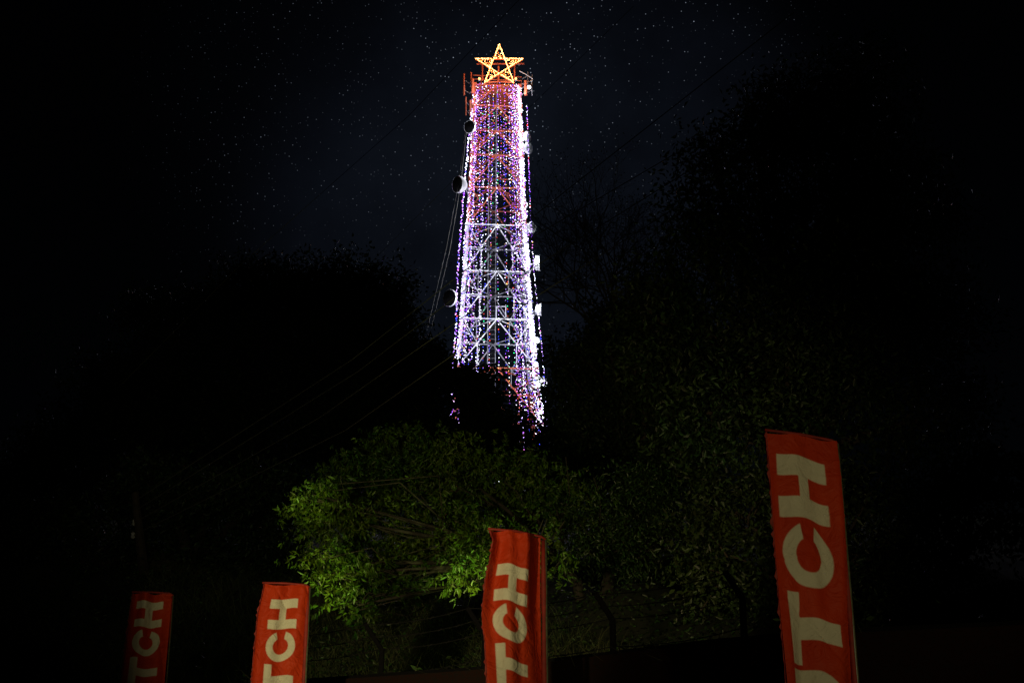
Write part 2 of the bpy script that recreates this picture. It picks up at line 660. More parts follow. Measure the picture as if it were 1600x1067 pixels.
# small white work lights on brackets
for px, py, r_, lb in ((827, 136, .22, 'small white lamp on a bracket right of the tower head'),):
    c = P(px, py, 149.6)
    t = thing('floodlight', lb, 'lamp', c)
    mb = MB()
    mb.lathe([(0.01, .0), (r_, 0.05), (r_, .25), (.1, .3)], c + Vector((0, .2, 0)), (0, -1, -0.3), 0, 12)
    mb.build('housing', MDISH, t)
    mb = MB()
    mb.lathe([(0.001, 0.31), (r_ * .8, .3)], c + Vector((0, .2, 0)), (0, -1, -0.3), 0, 12)
    mb.build('lens', B_WHITE, t)
    mb = MB()
    mb.tube([c + Vector((0, .3, 0)), c + Vector((.4, .3, 1.2)), c + Vector((-.5, .3, 1.9)), c + Vector((-1.1, .4, 2.3))], 0.04)
    mb.build('bracket', MDISH, t)


# ------------------------------------------------------------------ dishes
def dish(px, py, Y, r, axis, label, depth=0.45, drum=False, cover=MGREY, shell=MDISH):
    c = P(px, py, Y)
    t = thing('dish_antenna', label, 'dish antenna', c, 'microwave dishes on the tower')
    ax = Vector(axis).normalized()
    mb = MB()
    if drum:
        prof = [(r * .35, -depth * 1.1), (r * .8, -depth * .75), (r * .93, -depth * .4), (r * .86, 0), (r, depth * .75), (r, depth * .8)]
    else:
        prof = [(0.12, -depth), (r * .45, -depth * .85), (r * .8, -depth * .45), (r, 0), (r, depth * .5), (r * .98, depth * .55)]
    mb.lathe(prof, c, ax, 0, 28)
    mb.build('shell', shell, t, smooth=True)
    mb = MB()
    h = prof[-1][1] - 0.03
    mb.lathe([(prof[-1][0] * .99, h), (prof[-1][0] * .5, h + 0.06), (0.001, h + 0.08)], c, ax, 0, 28)
    mb.build('cover', cover, t, smooth=True)
    mb = MB()
    back = c - ax * depth
    leg = T(-1 if px < 780 else 1, -1, c.z)
    mb.bar(back, leg, 0.16, sides=8)
    mb.bar(back + Vector((0, 0, -.3)), leg + Vector((0, 0, -1)), 0.08, sides=6)
    mb.build('mount', MGALV, t)
    return t


dish(735, 199, 148.6, .72, (-.55, -.8, -.25), 'black faced dish high on the left leg near the tower head')
dish(719, 289, 148.4, .92, (-.75, -.62, -.2), 'dark faced dish with a pale crescent shell halfway up the left leg', depth=.8)
dish(704, 466, 147.6, .9, (-.62, -.78, -.2), 'dark round dish standing off the left leg where the power wires cross')
dish(823, 214, 150.5, .62, (.92, -.38, -.1), 'upper of two pale drum dishes close together high on the right leg', cover=MDISH)
dish(824.5, 232, 150.3, .66, (.85, -.5, -.1), 'lower of two pale drum dishes close together high on the right leg', cover=MDISH)
dish(830, 356, 149.2, .62, (.8, -.55, -.1), 'white drum dish on the right leg halfway up the tower', cover=MDISH)
dish(840, 411, 149.5, .9, (1, -.12, 0), 'tall pale drum dish seen edge on, right leg, upper of the edge on pair', depth=.35, drum=True, cover=MDISH)
dish(842, 484, 149.0, .68, (1, -.1, 0), 'smaller drum dish seen edge on right of the lower white lattice', depth=.33, drum=True, cover=MDISH)
dish(838, 532, 148.4, .34, (.6, -.8, -.1), 'smallest oval dish on the lower right leg', cover=MDISH)
dish(845, 598, 147.4, .62, (.35, -.9, -.2), 'round pale dish low on the right leg above the tree tops', cover=MDISH)
dish(702, 606, 147.2, .75, (-.3, -.5, -.95), 'pale tilted dish low on the left showing through the tree tops', cover=MDISH)


# ------------------------------------------------------------------ light strings
PAL = {
    'violet': ([.18, .36, .25, .09, .09, .02, .01, .00]),
    'white': ([.62, .26, .05, .05, .02, 0, 0, 0]),
    'multi': ([.22, .12, .12, .22, .06, .10, .10, .06]),
    'pinkish': ([.10, .28, .22, .08, .26, .04, .02, 0]),
}


def light_string(pts, spacing, pal, label, group, r=0.055, jit=0.05, swap=None):
    """pts: polyline; bulbs every spacing metres"""
    pts = [Vector(p) for p in pts]
    t = thing('light_string', label, 'string lights', pts[0], group)
    mb = MB()
    mb.tube(pts, 0.012, 0, 3)
    mb.build('wire', MBLACK, t)
    seg = [0]
    for a, b in zip(pts[:-1], pts[1:]):
        seg.append(seg[-1] + (b - a).length)
    s_ = np.arange(rng.uniform(0, spacing), seg[-1], spacing)
    s_ = s_ + rng.normal(0, spacing * .12, len(s_))
    arr = np.array([tuple(p) for p in pts])
    pos = np.stack([np.interp(s_, seg, arr[:, k]) for k in range(3)], 1) + rng.normal(0, jit, (len(s_), 3))
    w = np.array(PAL[pal], dtype=float)
    mi = rng.choice(8, len(s_), p=w / w.sum())
    if swap is not None:      # lower part of the string carries other colours
        w2 = np.array(PAL[swap[1]], dtype=float)
        mi2 = rng.choice(8, len(s_), p=w2 / w2.sum())
        mi = np.where(pos[:, 2] < swap[0], mi2, mi)
    rr = r * rng.uniform(.65, 1.25, len(s_)) * np.where(rng.random(len(s_)) < .015, 1.9, 1)
    bulbs('bulbs', pos, rr, BULBS, mi, t)
    return t


def hang(sx, sy, z0, z1, off=1.03, n=12, wob=0.05):
    out_ = []
    ph = rng.uniform(0, 6)
    dx = rng.normal(0, .03)
    for i in range(n + 1):
        z_ = z0 + (z1 - z0) * i / n
        p = T(sx * off + dx * i / n, sy * off, z_)
        p.x += math.sin(ph + i * .9) * wob
        out_.append(p)
    return out_


ZT = ztp + 0.1
ZM = zpy(345)
ZLOW = zpy(590)
# front curtain
fs_ = [-0.84, -0.66, -0.55, -0.36, -0.20, 0.02, 0.28, 0.47, 0.58, 0.66, 0.76, 0.86]
for k, sx in enumerate(fs_):
    dense = sx > 0.5 or sx < -0.55
    mid = abs(sx) < 0.45
    lab = ('sparse multicoloured light string hanging down the middle of the tower front' if mid else
           ('violet white light string of the front curtain next to the bright right leg' if sx > 0 else
            'violet light string of the front curtain just inside the left leg'))
    light_string(hang(sx, -1, ZT, BASEZ + 2, n=14), 0.36 if dense else 0.42, 'multi' if mid and k % 2 else 'violet', lab,
                 'light strings of the front curtain', 0.045, 0.03, (ZM, 'multi') if mid else None)
# upper extra strings: the head of the tower is closer hung
for k in range(13):
    sx = -0.9 + 1.8 * k / 12 + rng.normal(0, .02)
    zb__ = zpy(rng.uniform(250, 350))
    light_string(hang(sx, -1, ZT, zb__, 1.06, 8), 0.36, ['violet', 'pinkish', 'multi'][k % 3],
                 'short pink and violet light string ending above the white part of the tower',
                 'short strings of the upper tower', 0.042, 0.04)
for k in range(6):
    light_string(hang(.60 + .06 * k, -1, ZT, zpy(rng.uniform(380, 470)), 1.08, 10), 0.26, 'white' if k % 2 else 'violet',
                 'bright lavender light string in the close hung band beside the upper right leg',
                 'light strings of the bright upper right band', 0.046, 0.05)
for k in range(9):
    sx = (-.93, -.8, -.7, -.47, .52, .62, .7, .82, .93)[k]
    light_string(hang(sx, -1, zpy(335), BASEZ + 2, 1.05, 10), 0.30, 'white' if k % 2 else 'violet',
                 'lavender light string draped down the white painted part of the tower only',
                 'light strings draped on the white lower tower', 0.043, 0.05)
# rear and side curtains
for k in range(8):
    sx = -0.9 + 1.8 * k / 7 + rng.normal(0, .03)
    if k == 4:
        continue
    light_string(hang(sx, 1, ZT, BASEZ + 2, n=14), 0.45, 'violet' if k % 3 else 'multi',
                 'light string of the rear curtain seen through the lattice', 'light strings of the rear curtain', 0.04, 0.03)
for k in range(4):
    sy = -0.75 + 1.5 * k / 3
    light_string(hang(1, sy, ZT, BASEZ + 2, n=14), 0.26, 'white',
                 'dense white light string of the right side curtain', 'light strings of the right side curtain', 0.052, 0.04)
    if k % 2 == 0:
        light_string(hang(-1, sy, ZT, BASEZ + 2, n=14), 0.36, 'violet',
                     'violet light string of the left side curtain', 'light strings of the left side curtain', 0.05, 0.04)
# bundles on the legs
for k in range(7):
    light_string(hang(.90 + .016 * k, -1, ZT, BASEZ + 2, 1.03, 16, .08), 0.13, 'white',
                 'closely packed white light string on the front right leg', 'light strings bundled on the front right leg', 0.06, 0.07)
for k in range(3):
    light_string(hang(-1.0 + .07 * k, -1, ZT - 1, BASEZ + 2, 1.04, 16, .06), 0.17, 'white' if k == 0 else 'violet',
                 'closely packed light string on the front left leg', 'light strings bundled on the front left leg', 0.055, 0.05)
light_string([P(737, 176, 149), P(732.5, 215, 149), P(725.5, 290, 148.6), P(718.5, 380, 148), P(715, 430, 147.8), P(713, 500, 147.5), P(709, 560, 147), P(705, 620, 146.5)],
             0.15, 'white', 'bright string of white lights outside the left leg, hanging clear of it', None, 0.06, 0.05, (zpy(300), 'violet'))
light_string([P(823, 165, 149), P(826, 250, 149), P(829, 340, 148.7), P(834, 420, 148.2), P(840, 480, 148), P(848, 556, 147.5), P(853, 620, 147), P(857, 700, 146.5)],
             0.24, 'violet', 'single light string hanging free away from the lower right leg', None, 0.052, 0.03, (zpy(400), 'white'))

# unseen point lamps added before the tower face to boost string light on steel
def fill_lamp(x, z, e, col):
    o = bpy.data.objects.new('string_glow', bpy.data.lights.new('string_glow', 'POINT'))
    C.objects.link(o)
    p = T(x, -1.8, z)
    o.location = p
    o.data.energy, o.data.color, o.data.shadow_soft_size = e, col, 0.4


for k in range(8):
    z_ = ZT - 2 - k * 5.2
    low = z_ < ZM
    fill_lamp(1.0, z_, 420 if low else 260, (.85, .88, 1))
    fill_lamp(-.9, z_, 330 if low else 170, (.85, .85, 1))
    fill_lamp(0.1, z_, 200 if low else 130, (.85, .85, 1))

# ------------------------------------------------------------------ the star
c0 = P(780, 102.5, 148.6)
star = thing('star_ornament', 'large five pointed star outlined and filled with warm golden lights on top of the tower', 'star', c0)
RS = 39.0 * mpp(106, 148.6)


def star_pt(k, r=1.0):
    a = math.pi / 2 + k * 2 * math.pi / 5
    return Vector((c0.x + RS * r * math.cos(a), c0.y, c0.z + RS * r * math.sin(a)))


pts5 = [star_pt(k) for k in range(5)]
inner = [star_pt(k + 0.5, 0.382) for k in range(5)]
for k in range(5):
    mb = MB()
    mb.bar(pts5[k] + Vector((0, .12, 0)), pts5[(k + 2) % 5] + Vector((0, .12 + .01 * k, 0)), 0.09)
    mb.build('frame_bar', MRED, star)
    # lights along this bar
    a, b = pts5[k], pts5[(k + 2) % 5]
    n = int((b - a).length / 0.11)
    pos = [tuple(lerp(a, b, (i + .5) / n) + Vector((rng.normal(0, .02), -.05, rng.normal(0, .02)))) for i in range(n)]
    bulbs('edge_bulbs', pos, 0.041, [B_GOLD, B_GOLD2], rng.choice(2, n, p=[.8, .2]), star)
for k in range(5):
    tip, a, b = pts5[k], inner[k], inner[(k - 1) % 5]
    pos = []
    rows = 12
    for i in range(1, rows):
        f_ = i / rows
        p, q = lerp(tip, a, f_), lerp(tip, b, f_)
        n = max(1, int((q - p).length / 0.15))
        for j in range(n):
            if rng.random() < 0.55:
                pos.append(tuple(lerp(p, q, (j + .5) / n) + Vector((rng.normal(0, .03), rng.normal(0, .03), rng.normal(0, .03)))))
    bulbs('point_bulbs', pos, 0.04, [B_GOLD, B_GOLD2], rng.choice(2, len(pos), p=[.65, .35]), star)
mb = MB()
mb.bar(star_pt(2, .9) + Vector((0, .3, 0)), P(780, 128, 150), 0.12)
mb.bar(star_pt(3, .9) + Vector((0, .3, 0)), P(780, 128, 150), 0.12)
mb.build('support', MRED, star)
for dx in (-1.2, 1.2):  # unseen point lamps added to tint the tower head orange
    o = bpy.data.objects.new('star_glow', bpy.data.lights.new('star_glow', 'POINT'))
    C.objects.link(o)
    o.location = c0 + Vector((dx, -.6, -.6))
    o.data.energy, o.data.color, o.data.shadow_soft_size = 110, (1, .4, .12), .8
# small amber warning lamps on the platform edge
for px, lb in ((749, 'amber lamp on the left of the platform railing'), (806, 'amber lamp below the right mast of the tower head')):
    c = P(px, 125, 149.6)
    t = thing('warning_lamp', lb, 'lamp', c)
    mb = MB(); mb.lathe([(.02, 0), (.12, .03), (.12, .1)], c - Vector((0, 0, .12)), (0, 0, 1), 0, 10); mb.build('base', MGALV, t)
    mb = MB(); mb.lathe([(.1, 0), (.13, .1), (.09, .24), (.01, .3)], c, (0, 0, 1), 0, 10); mb.build('globe', B_AMB, t)

# ------------------------------------------------------------------ wires
def wire(pp, r, m, label, group, sag=0.0, cat='cable', name='power_cable'):
    pts = []
    for (a, b) in zip(pp[:-1], pp[1:]):
        A, B = P(*a), P(*b)
        n = 10
        for i in range(n if b is not pp[-1] else n + 1):
            t_ = i / n
            q = lerp(A, B, t_)
            q.z -= sag * 4 * t_ * (1 - t_)
            pts.append(q)
    mb = MB()
    mb.tube(pts, r * .95, 0, 5)
    return tag(mb.build(name, m, origin=tuple(pts[0])), label, cat, group)


PG = 'overhead power wires'
wire([(213, 781, 42), (550, 562, 36), (840, 333, 31), (1240, 20, 26)], .011, MWIRE, 'topmost overhead wire of the four rising from the left pole', PG)
wire([(212, 797, 42), (560, 580, 36), (840, 366, 31), (1100, 214, 27), (1330, 60, 24)], .010, MWIRE, 'second overhead wire from the top of the four rising from the left pole', PG)
wire([(210, 816, 42), (500, 652, 36.5), (840, 414, 31), (1200, 190, 26), (1400, 60, 23)], .010, MWIRE, 'third overhead wire from the top of the four rising from the left pole', PG)
wire([(208, 836, 42), (540, 672, 36), (840, 462, 31), (1250, 200, 26), (1450, 60, 23)], .010, MWIRE, 'lowest overhead wire of the four rising from the left pole', PG)
wire([(190, 600, 40), (378, 412, 34), (640, 180, 28), (830, -20, 24)], .006, MWIRE, 'single high wire crossing the starry sky left of the tower', PG)
wire([(560, 430, 44), (700, 290, 34), (840, 156, 28), (990, 10, 24)], .005, MWIRE, 'thin black wire crossing behind the upper tower toward the top of the sky', PG)
for dx, lb in ((0, 'left'), (6, 'right')):
    wire([(727 + dx * .3, 206, 148.5), (716 + dx * .6, 290, 148), (697 + dx, 390, 146), (668 + dx, 512, 143)], .035, MWIRE,
         'thin ' + ('outer' if dx == 0 else 'inner') + ' stay cable slanting down to the left from the black dish', 'stay cables left of the tower', name='stay_cable')

# utility pole
b0 = P(214, 1067, 42)
b0.z = ground_z(b0.x, 42)
t = thing('utility_pole', 'slim dark utility pole in the gloom at the far left carrying four wires', 'pole', b0)
mb = MB()
top_ = P(211, 770, 42)
mb.tube([b0 - Vector((0, 0, .4)), top_], [.16, .1], 0, 8)
mb.build('post', MBARK, t)
for k, py in enumerate((781, 797, 816, 836)):
    q = P(211 + (2, 1, -1, -3)[k], py, 42)
    mb = MB()
    mb.lathe([(.03, -.09), (.07, -.05), (.04, 0), (.07, .05), (.03, .09)], q, (0, 0, 1), 0, 10)
    mb.bar(q, (top_.x, 42.05, q.z), .04)
    mb.build('insulator', MDISH, t)


# ------------------------------------------------------------------ foliage
def leaf_mesh(base, dirs, length, width, fold=0.25):
    n = len(base)
    rnd = rng.normal(size=(n, 3))
    d = dirs / np.linalg.norm(dirs, axis=1, keepdims=True)
    s = np.cross(d, rnd)
    s /= np.linalg.norm(s, axis=1, keepdims=True) + 1e-9
    nn = np.cross(s, d)
    l = (length * rng.uniform(.6, 1.25, n))[:, None]
    w = (width * rng.uniform(.7, 1.2, n))[:, None]
    v = np.empty((n, 4, 3))
    v[:, 0] = base
    v[:, 1] = base + d * l * .45 + s * w * .5 + nn * w * fold
    v[:, 2] = base + d * l - nn * l * .12
    v[:, 3] = base + d * l * .45 - s * w * .5 + nn * w * fold
    return v


LF = [(0, 1, 2), (0, 2, 3)]


def tree(name, label, cat, blobs, nclus, per, ll, lw, m, foot, trunk_r=.25, group=None, droop=.5, spread=.35, shell=.55,
         bark=MBARK, nbranch=26, fork=0.35):
    """blobs: (px, py, Y, radius_px [, squash])"""
    foot = Vector(foot)
    t = thing(name, label, cat, foot, group)
    cs, rs, ws = [], [], []
    for b in blobs:
        cs.append(P(b[0], b[1], b[2]))
        r_ = b[3] * mpp(b[1], b[2])
        rs.append(r_)
        ws.append(r_ ** 2.2)
    cs_, rs_ = np.array([tuple(c) for c in cs]), np.array(rs)
    ws = np.array(ws) / sum(ws)
    bi = rng.choice(len(blobs), nclus, p=ws)
    dv = rng.normal(size=(nclus, 3))
    dv /= np.linalg.norm(dv, axis=1, keepdims=True)
    rad = rng.random(nclus) ** (1 / 3)
    rad = np.where(rng.random(nclus) < shell, rng.uniform(.78, 1.08, nclus), rad)
    cc = cs_[bi] + dv * (rs_[bi] * rad)[:, None] * np.array([1, .8, .9])
    # clumping: most clusters sit in sprays round sub-centres so that gaps open between the sprays
    nsub = max(10, nclus // 13)
    si = rng.choice(nclus, nsub, replace=False)
    k = rng.integers(0, nsub, nclus)
    rsub = 2.1 * ll * rng.uniform(.6, 1.4, nsub)
    off = rng.normal(size=(nclus, 3)) * rsub[k][:, None] * np.array([1, 1, .55])
    off[:, 2] -= np.hypot(off[:, 0], off[:, 1]) * .35 * droop
    inspray = rng.random(nclus) < .85
    cc = np.where(inspray[:, None], cc[si][k] + off, cc)
    bi = np.where(inspray, bi[si][k], bi)
    dv = np.where(inspray[:, None], off / (np.linalg.norm(off, axis=1, keepdims=True) + 1e-6), dv)
    # leaves
    base = np.repeat(cc, per, axis=0) + rng.normal(0, spread * ll * 2.2, (nclus * per, 3))
    outd = np.repeat(dv, per, axis=0)
    cd = rng.normal(0, .45, (nclus, 3))
    dirs = outd * .4 + np.repeat(cd, per, axis=0) + rng.normal(0, .6, (nclus * per, 3)) + np.array([0, 0, -droop])
    v = leaf_mesh(base, dirs, ll, lw)
    o = quads_obj('crown', v, 4, LF, m, None, t, tuple(foot))
    # trunk and limbs
    mb = MB()
    cen = Vector(np.average(cs_, axis=0, weights=ws))
    forkp = lerp(foot, cen, fork)
    forkp.x = foot.x * .6 + forkp.x * .4
    mb.tube([foot - Vector((0, 0, .4)), lerp(foot, forkp, .5) + Vector((.1, 0, 0)), forkp], [trunk_r * 1.3, trunk_r, trunk_r * .8], 0, 9)
    mb.build('trunk', bark, t, smooth=True)
    mb = MB()
    for c, r_ in zip(cs, rs):
        q1 = lerp(forkp, c, .5) + Vector((rng.normal(0, .1), rng.normal(0, .1), .12)) * r_
        mb.tube([forkp, q1, c], [trunk_r * .6, trunk_r * .4, trunk_r * .15], 0, 7)
    for i in range(nbranch):
        j = rng.integers(0, len(cs))
        e = Vector(cc[rng.integers(0, nclus)])
        q0 = lerp(forkp, cs[j], rng.uniform(.4, 1))
        if (e - q0).length > rs[j] * 2.5:
            e = Vector(cs_[j] + rng.normal(0, .5, 3) * rs[j])
        q1 = lerp(q0, e, .5) + Vector(rng.normal(0, .12, 3)) * (e - q0).length
        mb.tube([q0, q1, e], [trunk_r * .16, trunk_r * .1, .01], 0, 5)
    mb.build('limbs', bark, t, smooth=True)
    return t


def foot_at(px, Y):
    x = (px - 800) / F * Y / .94
    return (x, Y, ground_z(x, Y))


# lit broadleaf tree in the middle
tree('broadleaf_tree', 'large leafy tree lit yellow green from below behind the banners', 'tree',
     [(560, 760, 32, 62), (640, 720, 33, 66), (720, 740, 32, 64), (800, 760, 33, 60), (520, 810, 28, 50), (600, 830, 30, 58),
      (690, 830, 30, 62), (760, 850, 29, 52), (830, 860, 29, 46), (540, 895, 26.5, 46), (600, 900, 27.5, 44), (500, 775, 27.5, 28),
      (880, 780, 32, 50), (730, 895, 26.5, 34), (505, 880, 26.5, 30), (560, 945, 26.3, 26), (655, 875, 29, 40), (866, 888, 26.5, 28)],
     6000, 7, .125, .040, LEAF, foot_at(905, 31), .11, droop=.6, spread=.1, nbranch=110, bark=MDARKBARK)
# ivy clad forked tree right of it
tree('ivy_clad_tree', 'ivy clad tree with a forked leaning trunk right of the middle banner', 'tree',
     [(930, 800, 32, 55), (1000, 780, 33, 60), (960, 860, 31, 50), (1040, 850, 33, 55), (900, 850, 30, 32), (1090, 800, 35, 60), (1100, 880, 34, 50)],
     3600, 6, .11, .04, LEAFIVY, foot_at(930, 30), .13, droop=.5, nbranch=70, fork=.5, bark=MDARKBARK)
# dark trees in front of the tower foot
tree('dark_bushy_tree', 'round dark tree top standing against the lower left of the lit tower', 'tree',
     [(736, 611, 80, 27), (756, 634, 80, 20), (722, 596, 80, 10), (748, 592, 80, 9), (772, 648, 80, 15), (682, 676, 80, 20), (738, 690, 80, 34), (770, 690, 80, 36), (700, 705, 80, 44), (640, 700, 78, 50), (645, 655, 80, 16), (792, 664, 80, 9)],
     4600, 6, .30, .16, LEAFD, foot_at(730, 80), .3, droop=.2, group='trees on the hill below the tower')
tree('dark_bushy_tree', 'sparse dark tree with string lights glinting through it at the foot of the tower', 'tree',
     [(800, 722, 84, 26), (845, 742, 82, 34), (890, 700, 80, 38), (830, 785, 80, 46), (876, 660, 84, 20), (820, 655, 84, 12), (800, 640, 84, 9), (838, 690, 84, 12), (856, 620, 84, 9)],
     2300, 6, .30, .15, LEAFD, foot_at(830, 82), .3, droop=.2, group='trees on the hill below the tower')
tree('dark_bushy_tree', 'dark tree closing the gap right of the tower foot', 'tree',
     [(905, 600, 76, 46), (890, 560, 78, 22), (960, 640, 74, 60), (930, 560, 76, 38), (1000, 580, 76, 60), (1020, 680, 70, 60), (945, 720, 70, 55)],
     4400, 6, .30, .15, LEAFD, foot_at(960, 74), .35, droop=.2, group='trees on the hill below the tower')
tree('dark_bushy_tree', 'dense dark tree filling the gap between the tower and the big leaved tree', 'tree',
     [(925, 545, 55, 26), (965, 510, 55, 38), (1015, 480, 54, 42), (1050, 530, 54, 50), (985, 570, 55, 55), (915, 600, 56, 36), (940, 470, 55, 14), (985, 440, 55, 15),
      (1000, 650, 54, 60), (930, 670, 54, 46), (1060, 620, 53, 55), (900, 730, 54, 40), (980, 730, 52, 50), (1070, 710, 52, 50)],
     7000, 6, .19, .09, LEAFD, foot_at(990, 52), .28, droop=.2, group='trees on the hill below the tower')
# big left trees
tree('rain_tree', 'broad dark tree with a domed crown left of the tower, nearest to it', 'tree',
     [(560, 480, 92, 62), (600, 500, 90, 36), (500, 470, 92, 56), (620, 560, 88, 50), (670, 580, 86, 40), (560, 580, 90, 80), (480, 560, 90, 80),
      (680, 612, 84, 22), (697, 585, 84, 12), (640, 540, 86, 16), (620, 455, 90, 18), (580, 425, 92, 18), (536, 415, 92, 16), (620, 640, 84, 60), (540, 660, 84, 70)],
     9000, 6, .34, .17, LEAFD, foot_at(560, 88), .6, droop=.1, group='big trees left of the tower')
tree('rain_tree', 'broad dark tree standing farthest left under the stars', 'tree',
     [(400, 470, 84, 62), (330, 500, 84, 62), (440, 450, 84, 40), (280, 560, 84, 66), (370, 580, 82, 80), (230, 620, 82, 66), (300, 680, 80, 80), (420, 680, 80, 80),
      (240, 500, 84, 46), (180, 600, 82, 50), (120, 700, 80, 80), (60, 780, 80, 90)],
     9500, 6, .32, .16, LEAFD, foot_at(330, 82), .6, droop=.1, group='big trees left of the tower')
tree('rain_tree', 'shadowy tree behind the two left banners with dark trunk', 'tree',
     [(330, 800, 45, 80), (420, 780, 46, 70), (260, 840, 45, 70), (400, 870, 42, 60), (320, 900, 42, 60), (240, 760, 46, 60), (440, 860, 42, 44), (180, 840, 46, 60), (80, 850, 48, 70), (0, 880, 48, 70)],
     4600, 6, .19, .09, LEAFD, foot_at(330, 42), .35, droop=.3, group='big trees left of the tower')
# right: big leaved tree
tree('large_leaved_tree', 'tall dark tree with big paddle leaves filling the right side of the view', 'tree',
     [(1260, 190, 46, 80), (1180, 220, 46, 60), (1330, 230, 46, 80), (1130, 300, 44, 60), (1210, 320, 44, 70), (1300, 340, 44, 80), (1090, 370, 43, 44),
      (1150, 420, 43, 70), (1250, 450, 42, 90), (1350, 450, 42, 90), (1060, 460, 42, 50), (1120, 520, 42, 70), (1230, 570, 41, 90), (1340, 580, 41, 90),
      (1040, 560, 42, 60), (1400, 330, 44, 90), (1430, 500, 42, 90), (1100, 640, 40, 70), (1200, 690, 40, 80), (1450, 650, 42, 90), (1340, 120, 47, 60), (1200, 150, 47, 26), (1110, 230, 46, 22), (1075, 330, 44, 18), (1040, 400, 43, 20), (1010, 480, 42, 26)],
     11000, 5, .23, .10, LEAFBIG, foot_at(1230, 43), .4, droop=.0, spread=.5, nbranch=80)
tree('large_leaved_tree', 'dark leafy tree behind the nearest banner at the right', 'tree',
     [(1150, 800, 30, 70), (1250, 780, 31, 80), (1350, 800, 31, 90), (1110, 900, 28, 50), (1200, 900, 28, 70), (1330, 930, 28, 80), (1450, 850, 30, 90), (1540, 780, 32, 90)],
     3600, 5, .16, .07, LEAFBIG, foot_at(1240, 29), .2, droop=.2, nbranch=50)


# bare twiggy tree against the sky
def bare_tree(foot, top, name, label, seed, r0, spreadpx, depth=6):
    rg = random.Random(seed)
    t = thing(name, label, 'tree', foot)
    mb = MB()
    tips = []

    def grow(p, d, ln, r, k):
        d = d.normalized()
        e = p + d * ln
        m_ = lerp(p, e, .5) + Vector([rg.uniform(-.06, .06) * ln for _ in range(3)])
        mb.tube([p, m_, e], [r, r * .85, r * .68], 0, 5 if k > 2 else 7)
        if k == 0:
            tips.append(e)
            return
        for _ in range(3 if k > 1 else 2):
            a = Vector([rg.gauss(0, .5) for _ in range(3)])
            grow(lerp(m_, e, rg.uniform(.3, 1)), d + a + Vector((0, 0, .12)), ln * rg.uniform(.62, .85), r * .58, k - 1)

    foot = Vector(foot)
    mid = lerp(foot, Vector(top), .45)
    mb.tube([foot - Vector((0, 0, .5)), lerp(foot, mid, .5) + Vector((.2, 0, 0)), mid], [r0 * 1.3, r0, r0 * .8], 0, 9)
    h = (Vector(top) - mid).length
    for _ in range(5):
        grow(mid, Vector(top) - mid + Vector([rg.gauss(0, .17) * h for _ in range(3)]), h * .33, r0 * .4, depth)
    mb.build('trunk', MPALEBARK, t, smooth=True)
    tp = np.array([tuple(x) for x in tips])
    tp = np.repeat(tp[rng.random(len(tp)) < .35], 3, axis=0)
    tp = tp + rng.normal(0, .12, tp.shape)
    v = leaf_mesh(tp, rng.normal(size=tp.shape), .13, .05)
    quads_obj('crown', v, 4, LF, LEAFD, None, t, tuple(foot))


bare_tree(foot_at(965, 62), P(950, 275, 62), 'twiggy_tree', 'tall thin tree of bare twigs against the starry sky right of the tower', 4, .22, 60)
bare_tree(foot_at(1010, 58), P(1020, 400, 58), 'twiggy_tree', 'smaller bare twiggy tree beside the big leaved tree', 9, .18, 60, 5)

# ------------------------------------------------------------------ long dry grass on the bank (uncountable)
n = 14000
bx_ = rng.uniform(-9, 3.5, n)
by_ = np.array([wall_y(x) for x in bx_]) + rng.uniform(.5, 12, n)
bz_ = np.array([ground_z(x, y) for x, y in zip(bx_, by_)])
lean = rng.normal(0, .8, (n, 2))
hh = rng.uniform(.1, .95, n) ** 1.3
v = np.empty((n, 6, 3))
w_ = rng.uniform(.002, .007, n)
for i, (f_, ww_) in enumerate(((0, 1), (.55, .8), (1, .15))):
    cx = bx_ + lean[:, 0] * hh * f_ ** 1.6
    cy = by_ + lean[:, 1] * hh * f_ ** 1.6
    cz = bz_ - .05 + hh * (f_ - .25 * f_ ** 2)
    v[:, 2 * i] = np.stack([cx - w_ * ww_, cy, cz], 1)
    v[:, 2 * i + 1] = np.stack([cx + w_ * ww_, cy, cz], 1)
g = quads_obj('long_grass', v, 6, [(0, 1, 3, 2), (2, 3, 5, 4)], GRASS)
g['kind'] = 'stuff'
g['label'] = 'long dry grass and weeds on the bank behind the wall'


n = 26000
bx_ = rng.uniform(-13, 9, n)
by_ = np.array([wall_y(x) for x in bx_]) + rng.uniform(.4, 16, n)
bump_ = .5 + .5 * np.sin(bx_ * 2.1 + np.sin(by_ * 1.3) * 2) * np.cos(by_ * 1.7)
bz_ = np.array([ground_z(x, y) for x, y in zip(bx_, by_)]) + rng.random(n) ** 2 * (.15 + .9 * bump_)
v = leaf_mesh(np.stack([bx_, by_, bz_], 1), rng.normal(size=(n, 3)) * [1, 1, .5] + [0, 0, -.3], .10, .045)
g = quads_obj('undergrowth', v, 4, LF, LEAFIVY)
g['kind'] = 'stuff'
g['label'] = 'low dark creepers and weeds covering the bank behind the wall'

# ------------------------------------------------------------------ wall with perforated screen, fence posts
def wall_pt(x):
    return Vector((x, wall_y(x), wall_top(x)))


